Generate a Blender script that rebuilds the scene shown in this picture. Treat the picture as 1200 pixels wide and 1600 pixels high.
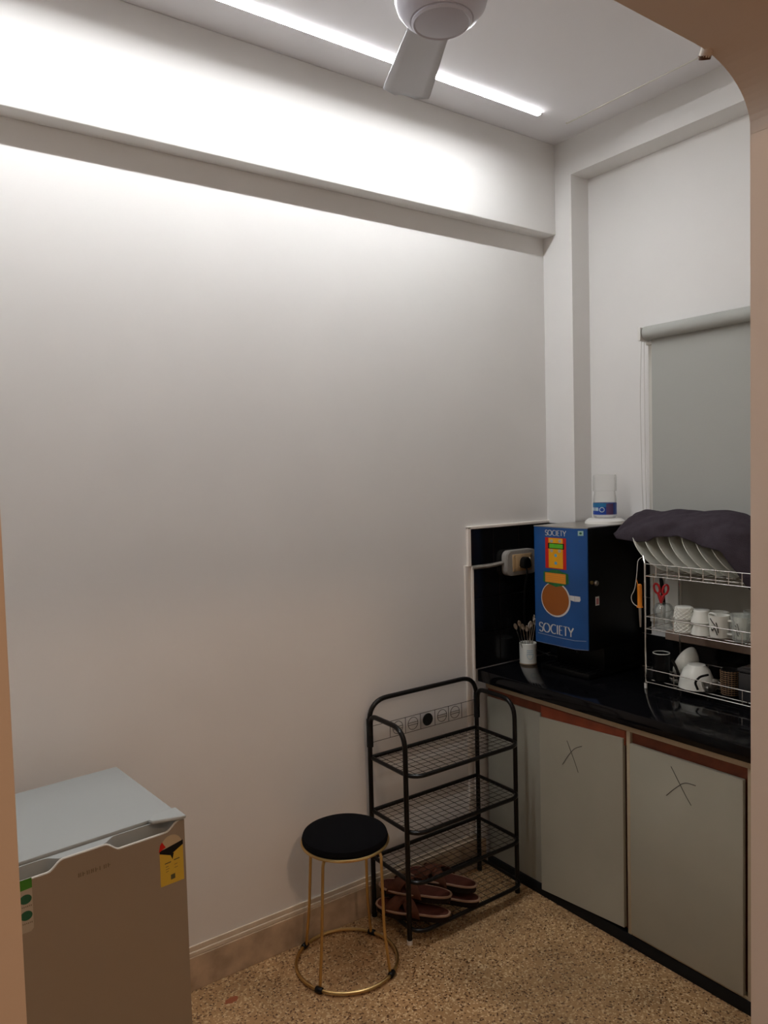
import bpy, bmesh, math, random
from mathutils import Vector, Matrix, noise
random.seed(7)
PI = math.pi
sc = bpy.context.scene
C = sc.collection
for o in list(bpy.data.objects): bpy.data.objects.remove(o)

# ------------------------------------------------------------------ camera
def make_camera():
    yaw, pitch, roll, f = math.radians(35.539), math.radians(-2.959), math.radians(-1.484), 1188.6
    fwd = Vector((math.sin(yaw)*math.cos(pitch), math.cos(yaw)*math.cos(pitch), math.sin(pitch)))
    right = Vector((math.cos(yaw), -math.sin(yaw), 0)); up = right.cross(fwd)
    r2 = right*math.cos(roll)+up*math.sin(roll); u2 = -right*math.sin(roll)+up*math.cos(roll)
    cd = bpy.data.cameras.new('camera'); co = bpy.data.objects.new('camera', cd); C.objects.link(co)
    m = Matrix((r2, u2, -fwd)).transposed().to_4x4(); m.translation = Vector((-2.588, -2.358, 1.68))
    co.matrix_world = m
    cd.sensor_fit = 'HORIZONTAL'; cd.sensor_width = 36; cd.lens = f*36/1200
    cd.clip_start = .02
    sc.camera = co
make_camera()
# ------------------------------------------------------------------ light and exposure
sc.view_settings.view_transform = 'Standard'; sc.view_settings.look = 'None'
sc.view_settings.gamma = 1; sc.view_settings.use_curve_mapping = False
sc.view_settings.exposure = 0.40
w = bpy.data.worlds.new('world'); sc.world = w; w.use_nodes = True
w.node_tree.nodes['Background'].inputs[0].default_value = (.05, .06, .09, 1)
w.node_tree.nodes['Background'].inputs[1].default_value = .1
LED_STRENGTH = 111.0
LED_COLOR = (.965, .985, 1)
HALL_POWER = 15.0
HALL_COLOR = (1, .67, .44)
def area(name, loc, power, color, size, rot=(0, 0, 0)):
    l = bpy.data.lights.new(name, 'AREA'); l.shape = 'DISK'; l.size = size; l.energy = power; l.color = color
    o = bpy.data.objects.new(name, l); C.objects.link(o); o.location = loc; o.rotation_euler = rot
    return o
area('hall_lamp_light', (-1.75, -2.95, 2.93), HALL_POWER, HALL_COLOR, .3)

# ------------------------------------------------------------------ materials
def s2l(c): return tuple(((x/255)/12.92 if x/255 <= .04045 else ((x/255+.055)/1.055)**2.4) for x in c)
def mat(name, col, rough=.5, metal=0, var=0, vscale=30, bump=0, bscale=200, trans=0, ior=1.45, emit=None, alpha=None, coat=0, spec=.5):
    m = bpy.data.materials.new(name); m.use_nodes = True
    nt = m.node_tree; b = nt.nodes['Principled BSDF']
    b.inputs['Roughness'].default_value = rough; b.inputs['Metallic'].default_value = metal
    b.inputs['Base Color'].default_value = (*col, 1); b.inputs['IOR'].default_value = ior
    b.inputs['Transmission Weight'].default_value = trans; b.inputs['Coat Weight'].default_value = coat
    b.inputs['Specular IOR Level'].default_value = spec
    tc = nt.nodes.new('ShaderNodeTexCoord')
    if var:
        n = nt.nodes.new('ShaderNodeTexNoise'); n.inputs['Scale'].default_value = vscale; n.inputs['Detail'].default_value = 5
        nt.links.new(tc.outputs['Object'], n.inputs['Vector'])
        r = nt.nodes.new('ShaderNodeValToRGB')
        r.color_ramp.elements[0].position = .3; r.color_ramp.elements[1].position = .7
        r.color_ramp.elements[0].color = (*[x*(1-var) for x in col], 1)
        r.color_ramp.elements[1].color = (*[min(1, x*(1+var)) for x in col], 1)
        nt.links.new(n.outputs['Fac'], r.inputs['Fac']); nt.links.new(r.outputs['Color'], b.inputs['Base Color'])
    if bump:
        n2 = nt.nodes.new('ShaderNodeTexNoise'); n2.inputs['Scale'].default_value = bscale; n2.inputs['Detail'].default_value = 4
        nt.links.new(tc.outputs['Object'], n2.inputs['Vector'])
        bp = nt.nodes.new('ShaderNodeBump'); bp.inputs['Strength'].default_value = bump; bp.inputs['Distance'].default_value = .004
        nt.links.new(n2.outputs['Fac'], bp.inputs['Height']); nt.links.new(bp.outputs['Normal'], b.inputs['Normal'])
    if emit:
        b.inputs['Emission Color'].default_value = (*emit[0], 1); b.inputs['Emission Strength'].default_value = emit[1]
    return m
def floor_mat(name, base, dark, light, scale):
    m = mat(name, base, .38); nt = m.node_tree; b = nt.nodes['Principled BSDF']; L = nt.links
    tc = nt.nodes.new('ShaderNodeTexCoord')
    v = nt.nodes.new('ShaderNodeTexVoronoi'); v.inputs['Scale'].default_value = scale
    L.new(tc.outputs['Object'], v.inputs['Vector'])
    sep = nt.nodes.new('ShaderNodeSeparateColor'); L.new(v.outputs['Color'], sep.inputs[0])
    r = nt.nodes.new('ShaderNodeValToRGB'); r.color_ramp.interpolation = 'LINEAR'
    e = r.color_ramp.elements; e[0].position = .0; e[0].color = (*dark, 1); e[1].position = 1; e[1].color = (*light, 1)
    for p_, c_ in ((.10, dark), (.16, base), (.80, base), (.86, light)):
        q = e.new(p_); q.color = (*c_, 1)
    L.new(sep.outputs[0], r.inputs['Fac'])
    n = nt.nodes.new('ShaderNodeTexNoise'); n.inputs['Scale'].default_value = 5; n.inputs['Detail'].default_value = 6
    L.new(tc.outputs['Object'], n.inputs['Vector'])
    mr = nt.nodes.new('ShaderNodeMapRange'); mr.inputs[1].default_value = .3; mr.inputs[2].default_value = .7; mr.inputs[3].default_value = .70; mr.inputs[4].default_value = 1.12
    L.new(n.outputs['Fac'], mr.inputs[0])
    mx = nt.nodes.new('ShaderNodeMix'); mx.data_type = 'RGBA'; mx.blend_type = 'MULTIPLY'; mx.inputs[0].default_value = 1
    L.new(r.outputs['Color'], mx.inputs[6]); L.new(mr.outputs[0], mx.inputs[7]); L.new(mx.outputs[2], b.inputs['Base Color'])
    return m
def glass_mat(name, col=(.95, .97, .96), rough=.03, a=.25):
    m = bpy.data.materials.new(name); m.use_nodes = True; nt = m.node_tree; nt.nodes.clear()
    out = nt.nodes.new('ShaderNodeOutputMaterial'); g = nt.nodes.new('ShaderNodeBsdfGlossy'); t = nt.nodes.new('ShaderNodeBsdfTransparent')
    g.inputs['Roughness'].default_value = rough; t.inputs['Color'].default_value = (*col, 1)
    d = nt.nodes.new('ShaderNodeBsdfDiffuse'); d.inputs['Color'].default_value = (*col, 1)
    lw = nt.nodes.new('ShaderNodeLayerWeight'); lw.inputs['Blend'].default_value = a
    sc_ = nt.nodes.new('ShaderNodeMath'); sc_.operation = 'MULTIPLY'; sc_.inputs[1].default_value = .45; nt.links.new(lw.outputs['Fresnel'], sc_.inputs[0])
    mx = nt.nodes.new('ShaderNodeMixShader'); nt.links.new(sc_.outputs[0], mx.inputs[0])
    m2 = nt.nodes.new('ShaderNodeMixShader'); m2.inputs[0].default_value = .12
    nt.links.new(t.outputs[0], m2.inputs[1]); nt.links.new(d.outputs[0], m2.inputs[2])
    nt.links.new(m2.outputs[0], mx.inputs[1]); nt.links.new(g.outputs[0], mx.inputs[2]); nt.links.new(mx.outputs[0], out.inputs[0])
    return m
M = {}
M['wall'] = mat('wall_paint', (.79, .775, .755), .75, var=.02, vscale=3, bump=.06, bscale=60)
M['ceiling'] = mat('ceiling_paint', (.85, .84, .86), .8)
M['hall'] = mat('hall_paint', (.72, .62, .53), .7, bump=.05, bscale=60)
M['floor'] = floor_mat('terrazzo_floor', (.44, .26, .12), (.13, .06, .025), (.66, .48, .27), 190)
M['skirt'] = mat('stone_skirting', (.48, .36, .25), .5, var=.3, vscale=12)
M['ledge'] = mat('ledge_plaster', (.66, .56, .44), .7, var=.08, vscale=20)
M['granite'] = mat('black_granite', (.004, .004, .005), .1, spec=.32)
M['tile'] = mat('black_tile', (.006, .006, .007), .14, spec=.3)
M['grout'] = mat('grout', (.012, .012, .012), .8)
M['pipe'] = mat('painted_pipe', (.24, .22, .19), .6, var=.2, vscale=40)
M['plaster'] = mat('white_plaster', (.85, .79, .72), .7, bump=.3, bscale=80)
M['laminate'] = mat('grey_laminate', (.40, .385, .31), .42, var=.05, vscale=4)
M['laminate2'] = mat('grey_laminate_panel', (.34, .335, .28), .45, var=.06, vscale=8)
M['cream'] = mat('cream_frame', (.50, .41, .28), .5, var=.05)
M['redwood'] = mat('red_brown_wood', (.17, .045, .02), .45, var=.25, vscale=20)
M['redbright'] = mat('red_wood', (.26, .055, .022), .4, var=.2, vscale=15)
M['ink'] = mat('pencil', (.04, .035, .03), .8)
M['black'] = mat('black_plastic', (.005, .005, .005), .3, spec=.22)
M['blackmatte'] = mat('black_matte', (.010, .010, .010), .7, spec=.2)
M['velvet'] = mat('black_velvet', (.004, .004, .005), .95, spec=.1)
M['tube'] = mat('black_enamel_tube', (.006, .005, .0045), .28, spec=.3)
M['gold'] = mat('gold_metal', (.60, .41, .17), .3, 1)
M['chrome'] = mat('chrome_wire', (.80, .77, .72), .2, 1)
M['steel'] = mat('brushed_steel', (.50, .48, .44), .3, 1)
M['white'] = mat('white_glaze', (.80, .80, .74), .22)
M['plate'] = mat('white_melamine', (.86, .86, .78), .3)
M['bone'] = mat('white_plastic', (.78, .76, .72), .4)
M['fan'] = mat('fan_paint', (.50, .49, .55), .35)
M['fanblade'] = mat('fan_blade_paint', (.52, .52, .54), .4)
M['alu'] = mat('aluminium', (.6, .6, .6), .4, 1)
M['led'] = mat('led_diffuser', (.9, .9, .9), .5, emit=(LED_COLOR, LED_STRENGTH))
M['lamp'] = mat('lamp_diffuser', (.9, .9, .85), .5, emit=(HALL_COLOR, 2.0))
M['blind'] = mat('blind_fabric', (.42, .425, .395), .85, bump=.15, bscale=400)
M['cord'] = mat('cord', (.62, .60, .56), .6)
M['towel'] = mat('purple_grey_towel', (.052, .042, .052), .95, var=.12, vscale=40, bump=.5, bscale=300, spec=.1)
M['blue'] = mat('blue_panel', (.010, .072, .25), .3, var=.18, vscale=6)
M['red'] = mat('red_print', (.55, .012, .006), .4)
M['yellow'] = mat('yellow_print', (.78, .36, .006), .4)
M['green'] = mat('green_print', (.10, .48, .02), .4)
M['leaf'] = mat('leaf_green_print', (.01, .13, .03), .4, var=.3, vscale=60)
M['orange'] = mat('orange_print', (.70, .24, .03), .4)
M['tea'] = mat('tea_print', (.30, .085, .012), .4)
M['cream2'] = mat('white_print', (.62, .60, .58), .5)
M['lightblue'] = mat('light_blue_print', (.10, .36, .55), .5)
M['pink'] = mat('pink_print', (.55, .22, .24), .5)
M['fridge'] = mat('fridge_grey', (.37, .40, .40), .4)
M['fridgedoor'] = mat('fridge_door_silver', (.34, .29, .23), .32, .3)
M['fridgedark'] = mat('fridge_recess', (.20, .20, .18), .5)
M['gasket'] = mat('gasket', (.16, .15, .135), .7)
M['lip'] = mat('fridge_trim', (.62, .62, .58), .35)
M['badge'] = mat('badge', (.20, .16, .11), .4)
M['label_y'] = mat('yellow_label', (.62, .42, .045), .5)
M['label_w'] = mat('pale_label', (.50, .40, .26), .5)
M['label_p'] = mat('white_label', (.44, .38, .30), .5)
M['dkgreen'] = mat('dark_green_print', (.015, .10, .05), .5)
M['midgreen'] = mat('mid_green_print', (.05, .22, .02), .5)
M['brown'] = mat('brown_footbed', (.085, .027, .018), .85, spec=.12, var=.12, vscale=60, bump=.4, bscale=300)
M['strap'] = mat('tan_brown_strap', (.10, .038, .022), .8, spec=.12, var=.15, vscale=30)
M['rim'] = mat('beige_rim', (.30, .175, .11), .6)
M['sole'] = mat('dark_sole', (.018, .011, .009), .8, spec=.15)
M['glass'] = glass_mat('clear_glass')
M['pet'] = glass_mat('clear_plastic', (.96, .96, .95), .15, .15)
M['pane'] = mat('frosted_pane', (.34, .32, .27), .5)
M['wframe'] = mat('window_frame_paint', (.66, .64, .58), .5)
M['sill'] = mat('sill_stone', (.30, .21, .16), .5, var=.1)
M['scissor'] = mat('red_handle', (.42, .012, .016), .3)
M['ltorange'] = mat('orange_handle', (.72, .22, .01), .3)
M['wood'] = mat('pale_wood', (.36, .27, .17), .6, var=.2, vscale=30)
M['wicker'] = mat('woven_brown', (.20, .11, .05), .6, var=.4, vscale=120)
M['socket'] = mat('beige_socket', (.50, .34, .18), .45)
M['box'] = mat('grey_box', (.34, .32, .29), .5)
M['bottle_blue'] = mat('bottle_label_blue', (.008, .05, .30), .4, var=.15, vscale=30)
M['bottle_teal'] = mat('bottle_label_teal', (.01, .15, .33), .4)
M['plum'] = mat('bottle_label_plum', (.10, .05, .13), .4)
M['dkglass'] = mat('smoked_plastic', (.03, .03, .032), .15)

# ------------------------------------------------------------------ mesh helpers
def nb(): return bmesh.new()
def box(bm, x0, x1, y0, y1, z0, z1, bev=0, seg=2, rotz=0, about=None):
    a, b_ = sorted((x0, x1)); c, d = sorted((y0, y1)); e, f = sorted((z0, z1))
    m = Matrix.Translation(((a+b_)/2, (c+d)/2, (e+f)/2)) @ Matrix.Diagonal((b_-a, d-c, f-e, 1))
    if rotz:
        P = Vector(about) if about else Vector((0, 0, 0))
        m = Matrix.Translation(P) @ Matrix.Rotation(rotz, 4, 'Z') @ Matrix.Translation(-P) @ m
    g = bmesh.ops.create_cube(bm, size=1, matrix=m)
    if bev:
        es = list({e_ for v in g['verts'] for e_ in v.link_edges})
        bmesh.ops.bevel(bm, geom=es, offset=bev, segments=seg, profile=.5, affect='EDGES')
    return bm
def fillet(pts, r, n=5, closed=False):
    P = [Vector(p) for p in pts]; out = []
    k = len(P)
    for i, p in enumerate(P):
        if not closed and (i == 0 or i == k-1): out.append(p); continue
        a = P[i-1]; b = P[(i+1) % k]
        d1 = (a-p); d2 = (b-p); rr = min(r, d1.length*.49, d2.length*.49)
        s = p+d1.normalized()*rr; e = p+d2.normalized()*rr
        for j in range(n+1):
            t = j/n; out.append(s*(1-t)**2+p*2*t*(1-t)+e*t*t)
    return out
def tube(bm, pts, r, seg=10, closed=False, radii=None):
    P = [Vector(p) for p in pts]; n = len(P); rings = []
    T = []
    for i in range(n):
        if closed: t = P[(i+1) % n]-P[i-1]
        else: t = P[min(i+1, n-1)]-P[max(i-1, 0)]
        T.append(t.normalized() if t.length > 1e-9 else Vector((0, 0, 1)))
    up = Vector((0, 0, 1)) if abs(T[0].z) < .9 else Vector((1, 0, 0))
    nrm = T[0].cross(up).normalized()
    for i in range(n):
        if i: 
            q = T[i-1].rotation_difference(T[i]); nrm = (q @ nrm).normalized()
        bn = T[i].cross(nrm).normalized(); rr = radii[i] if radii else r
        rings.append([bm.verts.new(P[i]+(nrm*math.cos(2*PI*k/seg)+bn*math.sin(2*PI*k/seg))*rr) for k in range(seg)])
    for i in range(n if closed else n-1):
        a = rings[i]; b = rings[(i+1) % n]; off = 0
        if closed and i == n-1:
            off = min(range(seg), key=lambda k: (a[0].co-b[k].co).length)
        for k in range(seg):
            bm.faces.new((a[k], a[(k+1) % seg], b[(k+1+off) % seg], b[(k+off) % seg]))
    if not closed:
        bm.faces.new(rings[0][::-1]); bm.faces.new(rings[-1])
    return bm
def lathe(bm, prof, c=(0, 0, 0), seg=32, mx=None):
    rings = []; M4 = mx or Matrix.Translation(c)
    for r, z in prof:
        if r < 1e-6: rings.append([bm.verts.new(M4 @ Vector((0, 0, z)))])
        else: rings.append([bm.verts.new(M4 @ Vector((r*math.cos(2*PI*k/seg), r*math.sin(2*PI*k/seg), z))) for k in range(seg)])
    for a, b in zip(rings, rings[1:]):
        if len(a) == 1 and len(b) == 1: continue
        for k in range(seg):
            k2 = (k+1) % seg
            if len(a) == 1: bm.faces.new((a[0], b[k2], b[k]))
            elif len(b) == 1: bm.faces.new((a[k], a[k2], b[0]))
            else: bm.faces.new((a[k], a[k2], b[k2], b[k]))
    return bm
def prism(bm, poly, fn, t0, t1):
    a = [bm.verts.new(fn(u, v, t0)) for u, v in poly]; b = [bm.verts.new(fn(u, v, t1)) for u, v in poly]
    bm.faces.new(a); bm.faces.new(b[::-1]); n = len(a)
    for i in range(n): bm.faces.new((a[i], b[i], b[(i+1) % n], a[(i+1) % n]))
    return bm
def fly(o):
    s = Vector((0, 0, 0))
    p = o
    while p: s += p.location; p = p.parent
    return s
def obj(name, bm, m, parent=None, smooth=True, local=False, kind=None):
    bmesh.ops.recalc_face_normals(bm, faces=bm.faces)
    if parent is not None and not local:
        bmesh.ops.translate(bm, verts=bm.verts, vec=-fly(parent))
    me = bpy.data.meshes.new(name); bm.to_mesh(me); bm.free()
    if smooth:
        me.polygons.foreach_set('use_smooth', [True]*len(me.polygons)); me.set_sharp_from_angle(angle=math.radians(35))
    me.materials.append(m if not isinstance(m, str) else M[m])
    o = bpy.data.objects.new(name, me); C.objects.link(o)
    if parent is not None: o.parent = parent
    if kind: o['kind'] = kind
    return o
def struct(name, bm, m): return obj(name, bm, m, kind='structure', smooth=False)
def tag(o, label, cat, group=None):
    o['label'] = label; o['category'] = cat
    if group: o['group'] = group
    return o
def thing(name, label, cat, loc=(0, 0, 0), rz=0, group=None):
    o = bpy.data.objects.new(name, None); C.objects.link(o); o.empty_display_size = .05
    o.location = loc; o.rotation_euler = (0, 0, rz)
    return tag(o, label, cat, group)
def dup(root, loc, rz, label, group=None, rot=None):
    r = root.copy(); C.objects.link(r); r.location = loc; r.rotation_euler = rot if rot else (0, 0, rz)
    r['label'] = label
    if group: r['group'] = group
    for ch in list(root.children):
        c = ch.copy(); C.objects.link(c); c.parent = r
        for g in ch.children:
            d = g.copy(); C.objects.link(d); d.parent = c
    return r
# broad-nib lettering: strokes on a 1-high grid
def ell(cx, cy, rx, ry, a0, a1, n=14): return [(cx+rx*math.cos(math.radians(a0+(a1-a0)*i/n)), cy+ry*math.sin(math.radians(a0+(a1-a0)*i/n))) for i in range(n+1)]
GL = {
 'S': (.5, [ell(.25, .74, .20, .24, 25, 250, 12)+ell(.25, .26, .21, .26, 80, -155, 12)]),
 'O': (.86, [ell(.40, .5, .36, .48, 0, 360, 26)]),
 'C': (.66, [ell(.40, .5, .36, .48, 58, 302, 18)]),
 'I': (.26, [[(.12, .02), (.12, .98)]]),
 'E': (.52, [[(.10, .02), (.10, .98)], [(.10, .98), (.44, .98)], [(.10, .52), (.38, .52)], [(.10, .02), (.46, .02)]]),
 'T': (.56, [[(.27, .02), (.27, .98)], [(.02, .98), (.52, .98)]]),
 'Y': (.62, [[(.02, .98), (.30, .46)], [(.58, .98), (.30, .46)], [(.30, .48), (.30, .02)]]),
}
def lettering(bm, text, u0, u1, v0, v1, fn, nib=(.055, .018)):
    W = sum(GL[c][0] for c in text); su = (u1-u0)/W; h = v1-v0; x = 0
    for ch in text:
        wd, strokes = GL[ch]
        for st in strokes:
            for a, b in zip(st, st[1:]):
                dx, dy = (b[0]-a[0])*su, (b[1]-a[1])*h
                L = math.hypot(dx, dy) or 1; nx, ny = -dy/L, dx/L
                t = (abs(nx)*nib[0]+abs(ny)*nib[1])*h
                q = [(a[0], a[1], 1), (b[0], b[1], 1), (b[0], b[1], -1), (a[0], a[1], -1)]
                vs = [bm.verts.new(fn(u0+(x+p[0])*su+nx*t*p[2], v0+p[1]*h+ny*t*p[2])) for p in q]
                bm.faces.new(vs)
        x += wd
    return bm

# ================================================================== THE SETTING
XW = .111           # recessed window wall
ZC = 3.074          # ceiling border underside
YP, YQ = -1.70, -1.82   # kitchen side and hall side of the opening wall
XL = -3.15
struct('floor', box(nb(), -4.6, .6, -5.2, .15, -.1, 0), 'floor')
struct('wall_back', box(nb(), XL-.15, .4, 0, .15, 0, 3.3), 'wall')
b = box(nb(), XL, 0, -.072, 0, 2.692, ZC, .003)
struct('trim_1', b, 'wall')                                   # beam along the back wall
struct('wall_left', box(nb(), XL-.15, XL, YQ, 0, 0, 3.3), 'wall')
# right wall: column, lintel beam, recessed panel with window hole
struct('wall_right_column', box(nb(), 0, .4, -.16, 0, 0, 3.3), 'wall').name = 'wall_right'
b = nb(); box(b, 0, .4, YP, -.16, 2.922, 3.3); struct('trim_2', b, 'wall')
wy0, wy1, wz0, wz1 = -.56, -1.40, 1.04, 2.14
b = nb(); box(b, XW, .4, wy0, -.16, 0, 2.922); box(b, XW, .4, YP, wy1, 0, 2.922); box(b, XW, .4, wy1, wy0, wz1, 2.922); box(b, XW, .4, wy1, wy0, 0, wz0)
struct('wall_right', b, 'wall')
# ceiling with a dropped centre panel
struct('ceiling', box(nb(), XL, .4, YP, 0, ZC, 3.3), 'ceiling')
ZP = 3.000
b = nb(); box(b, -2.95, -.250, -1.42, -.358, ZP, ZC, .0015, 1); struct('ceiling_panel', b, 'ceiling')
b = nb(); box(b, -.252, -.244, -1.42, -.352, ZP-.002, ZP+.012, .001, 1); struct('trim_7', b, 'wframe')     # pale edge bead of the panel
# wall with the round-cornered opening
def opening_wall():
    bm = nb(); xl, xr, zt = -2.505, -1.386, 2.295
    cx, cz, rx, rz = xr-.15, zt-.085, .15, .085
    X0, X1, Z1 = XL-1.3, .6, 3.3
    box(bm, X0, xl, YQ, YP, 0, Z1); box(bm, xl, xr, YQ, YP, zt, Z1); box(bm, xr, X1, YQ, YP, 0, Z1)
    arc = [(cx+rx*math.sin(math.radians(t)), cz+rz*math.cos(math.radians(t))) for t in range(0, 91, 6)]
    for p, q in zip(arc, arc[1:]):      # rounded corner in thin wedges
        prism(bm, [p, q, (q[0], zt+.002), (p[0], zt+.002)], lambda u, v, t: (u, t, v), YQ, YP)
    box(bm, xr-.0005, xr+.02, YQ, YP, cz-.01, zt)
    return bm
struct('wall_front', opening_wall(), 'hall')
b = nb(); box(b, -4.6, -4.45, -5.2, YQ, 0, 3.3); struct('wall_hall_left', b, 'hall')
b = nb(); box(b, .45, .6, -5.2, YQ, 0, 3.3); struct('wall_hall_right', b, 'hall')
b = nb(); box(b, -4.6, .6, -5.2, -5.05, 0, 3.3); struct('wall_hall_rear', b, 'hall')
b = nb(); box(b, -4.6, .6, -5.2, YQ, ZC, 3.3); struct('ceiling_hall', b, 'ceiling')
# skirting on the back wall: stone, plaster lip above
struct('baseboard_back', box(nb(), XL, -.42, -.012, 0, 0, .112, .002), 'skirt')
b = nb(); box(b, XL, -.47, -.009, 0, .112, .128, .003); box(b, XL, -.47, -.006, 0, .128, .146, .002)
struct('trim_3', b, 'ledge')
# plaster band beside the tiles, running down behind the rack
b = nb(); box(b, -.507, -.489, -.010, 0, .146, 1.288, .003); box(b, -.489, -.474, -.006, 0, .146, 1.286, .002); box(b, -.474, -.462, -.014, 0, .146, 1.282, .003)
box(b, -.492, -.474, -.014, 0, 1.282, 1.448, .003); box(b, -.492, 0, -.014, 0, 1.436, 1.449, .003)
struct('trim_4', b, 'plaster')
# window behind the blind
b = nb()
for y0, y1, z0, z1 in ((-.462, -.525, 1.04, 2.18), (-1.42, -1.37, 1.04, 2.18)): box(b, XW-.012, XW+.03, y0, y1, z0, z1, .003)
box(b, XW-.010, XW+.03, -.526, -1.369, 2.10, 2.178, .002)
box(b, XW-.002, XW+.05, -.535, -.585, 1.04, 2.14, .003); box(b, XW-.002, XW+.05, -.585, -1.37, 1.04, 1.075, .003)
wf = struct('window_1', b, 'wframe')
obj('window_pane', box(nb(), XW+.02, XW+.026, -.58, -1.38, 1.07, 2.12), 'pane', wf, False)
struct('trim_5', box(nb(), XW-.055, XW+.03, -.56, -1.45, .988, 1.022, .003), 'sill')     # window sill

# black wall tiles: back wall return and the wall under the window
def tiles():
    bm = nb()
    box(bm, -.462, 0, -.004, 0, .847, 1.27); box(bm, -.474, 0, -.004, 0, 1.284, 1.436)
    x = -.462
    while x < -.01:
        x2 = min(x+.149, -.001)
        for z0, z1 in ((.85, .995), (.998, 1.143), (1.146, 1.268)): box(bm, x, x2-.003, -.010, -.003, z0, z1, .0012, 1)
        x = x2
    x = -.474
    for x2 in (-.345, -.195, -.045, -.001): box(bm, x, x2-.003, -.010, -.003, 1.286, 1.434, .0012, 1); x = x2
    y = 0
    for i in range(1): box(bm, -.008, 0, -.16, -.011, .847, 1.436, .001, 1)
    y = -.162
    while y > -1.69:
        y2 = max(y-.149, -1.69)
        for z0, z1 in ((.85, .984),): box(bm, XW-.009, XW, y2+.002, y, z0, z1, .0012, 1)
        if y > -.46:
            for z0, z1 in ((.987, 1.135), (1.138, 1.286), (1.289, 1.436)): box(bm, XW-.009, XW, max(y2+.002, -.46), y, z0, z1, .0012, 1)
        y = y2
    return bm
o = struct('trim_6', tiles(), 'tile')
# grey pipe ledge between the two rows of tile
o = obj('wall_conduit', tube(nb(), [(-.47, -.014, 1.277), (-.38, -.016, 1.276), (-.30, -.017, 1.282), (-.262, -.018, 1.286)], .0085, 8), 'pipe')
tag(o, 'grey painted conduit running across the black tiles to the socket box', 'conduit')

# ================================================================== COUNTER
o = obj('countertop', box(nb(), -.453, XW-.010, -1.695, -.014, .797, .847, .003), 'granite')
tag(o, 'glossy black granite worktop with thick front edge under the dish rack', 'countertop')
kf = -.413
cab = thing('kitchen_cabinet', 'grey laminate base cabinet with cream frame and X-marked doors below the worktop', 'cabinet', (kf, -.85, 0))
b = nb(); box(b, kf+.02, XW-.02, -1.69, -.02, .04, .735); obj('body', b, 'redwood', cab, False)
b = nb(); box(b, kf, kf+.025, -1.69, -.018, .764, .795, .002)
for y0, y1 in ((-.725, -.740), (-1.158, -1.182), (-1.66, -1.69)): box(b, kf-.002, kf+.022, y0, y1, .04, .765, .0015)
box(b, kf-.001, kf+.02, -1.69, -.742, .039, .054, .0015)
obj('frame', b, 'cream', cab)
for y0, y1 in ((-.335, -.022), (-1.155, -.742), (-1.66, -1.183)): obj('top_strip', box(nb(), kf+.010, kf+.022, y0, y1, .715, .765), 'redwood', cab)
b = nb(); box(b, kf-.004, kf+.020, -.722, -.332, .712, .763, .002); o = obj('top_strip', b, 'redbright', cab); o['label'] = 'bare orange-red wood strip'
obj('toe_kick', box(nb(), kf-.006, kf+.03, -1.69, -.018, 0, .044, .002), 'blackmatte', cab)
obj('side_panel', box(nb(), kf+.002, kf+.018, -.322, -.022, .04, .727, .002), 'laminate2', cab)
def xmark(y, z, s, cyc, par):
    bm = nb(); X = kf-.0135
    A = [(-.045, -.050), (-.015, -.005), (.015, .030), (.048, .046)]; B_ = [(-.022, .048), (-.002, .010), (.018, -.030), (.030, -.058)]
    if cyc: A = [(-.050, -.045), (-.018, -.010), (.018, .022), (.056, .022)]; B_ = [(-.032, .058), (-.006, .018), (.020, -.022), (.040, -.048)]
    for st in (A, B_):
        pts = fillet([(X, y-a*s, z+b_*s) for a, b_ in st], .03)
        tube(bm, pts, .0011, 5)
    return obj('pencil_cross', bm, 'ink', par)
for i, (y0, y1, z0, z1) in enumerate(((-.330, -.718, .022, .737), (-.746, -1.150, .056, .729), (-1.186, -1.655, .056, .732))):
    if i == 0:      # hangs slightly crooked
        bm = prism(nb(), [(y0, .030), (y1, .062), (y1, .738), (y0, .718)], lambda u, v, t: (t, u, v), kf-.013, kf+.003)
        bmesh.ops.bevel(bm, geom=bm.edges[:], offset=.0015, segments=1, affect='EDGES')
    else: bm = box(nb(), kf-.013, kf+.003, y1, y0, z0, z1, .0018)
    d = obj('door', bm, 'laminate', cab)
    if i == 0: xmark(-.491, .615, 1.0, False, d)
    if i == 1: xmark(-.939, .640, 1.0, True, d)

# ================================================================== LED LIGHT, FAN
def strip_light(y, lab, side):
    t = thing('led_strip_light', lab, 'light', (-1.6, y, ZP))
    b = nb(); box(b, -2.90, -.392, y-.006, y+.011, ZP+.001, ZP+.018, .001, 1); box(b, -2.90, -.392, y+.009, y+.011, ZP-.0037, ZP+.002); obj('housing', b, 'bone', t)
    b = nb(); box(b, -2.895, -.396, y-.007, y+.009, ZP-.004, ZP+.001); obj('diffuser', b, 'led', t, False)
    b = nb(); box(b, -.397, -.388, y-.008, y+.010, ZP-.005, ZP+.018, .001, 1); obj('end_cap', b, 'bone', t)
strip_light(-.351, 'long bright white LED strip on the edge of the ceiling panel', 0)

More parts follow.
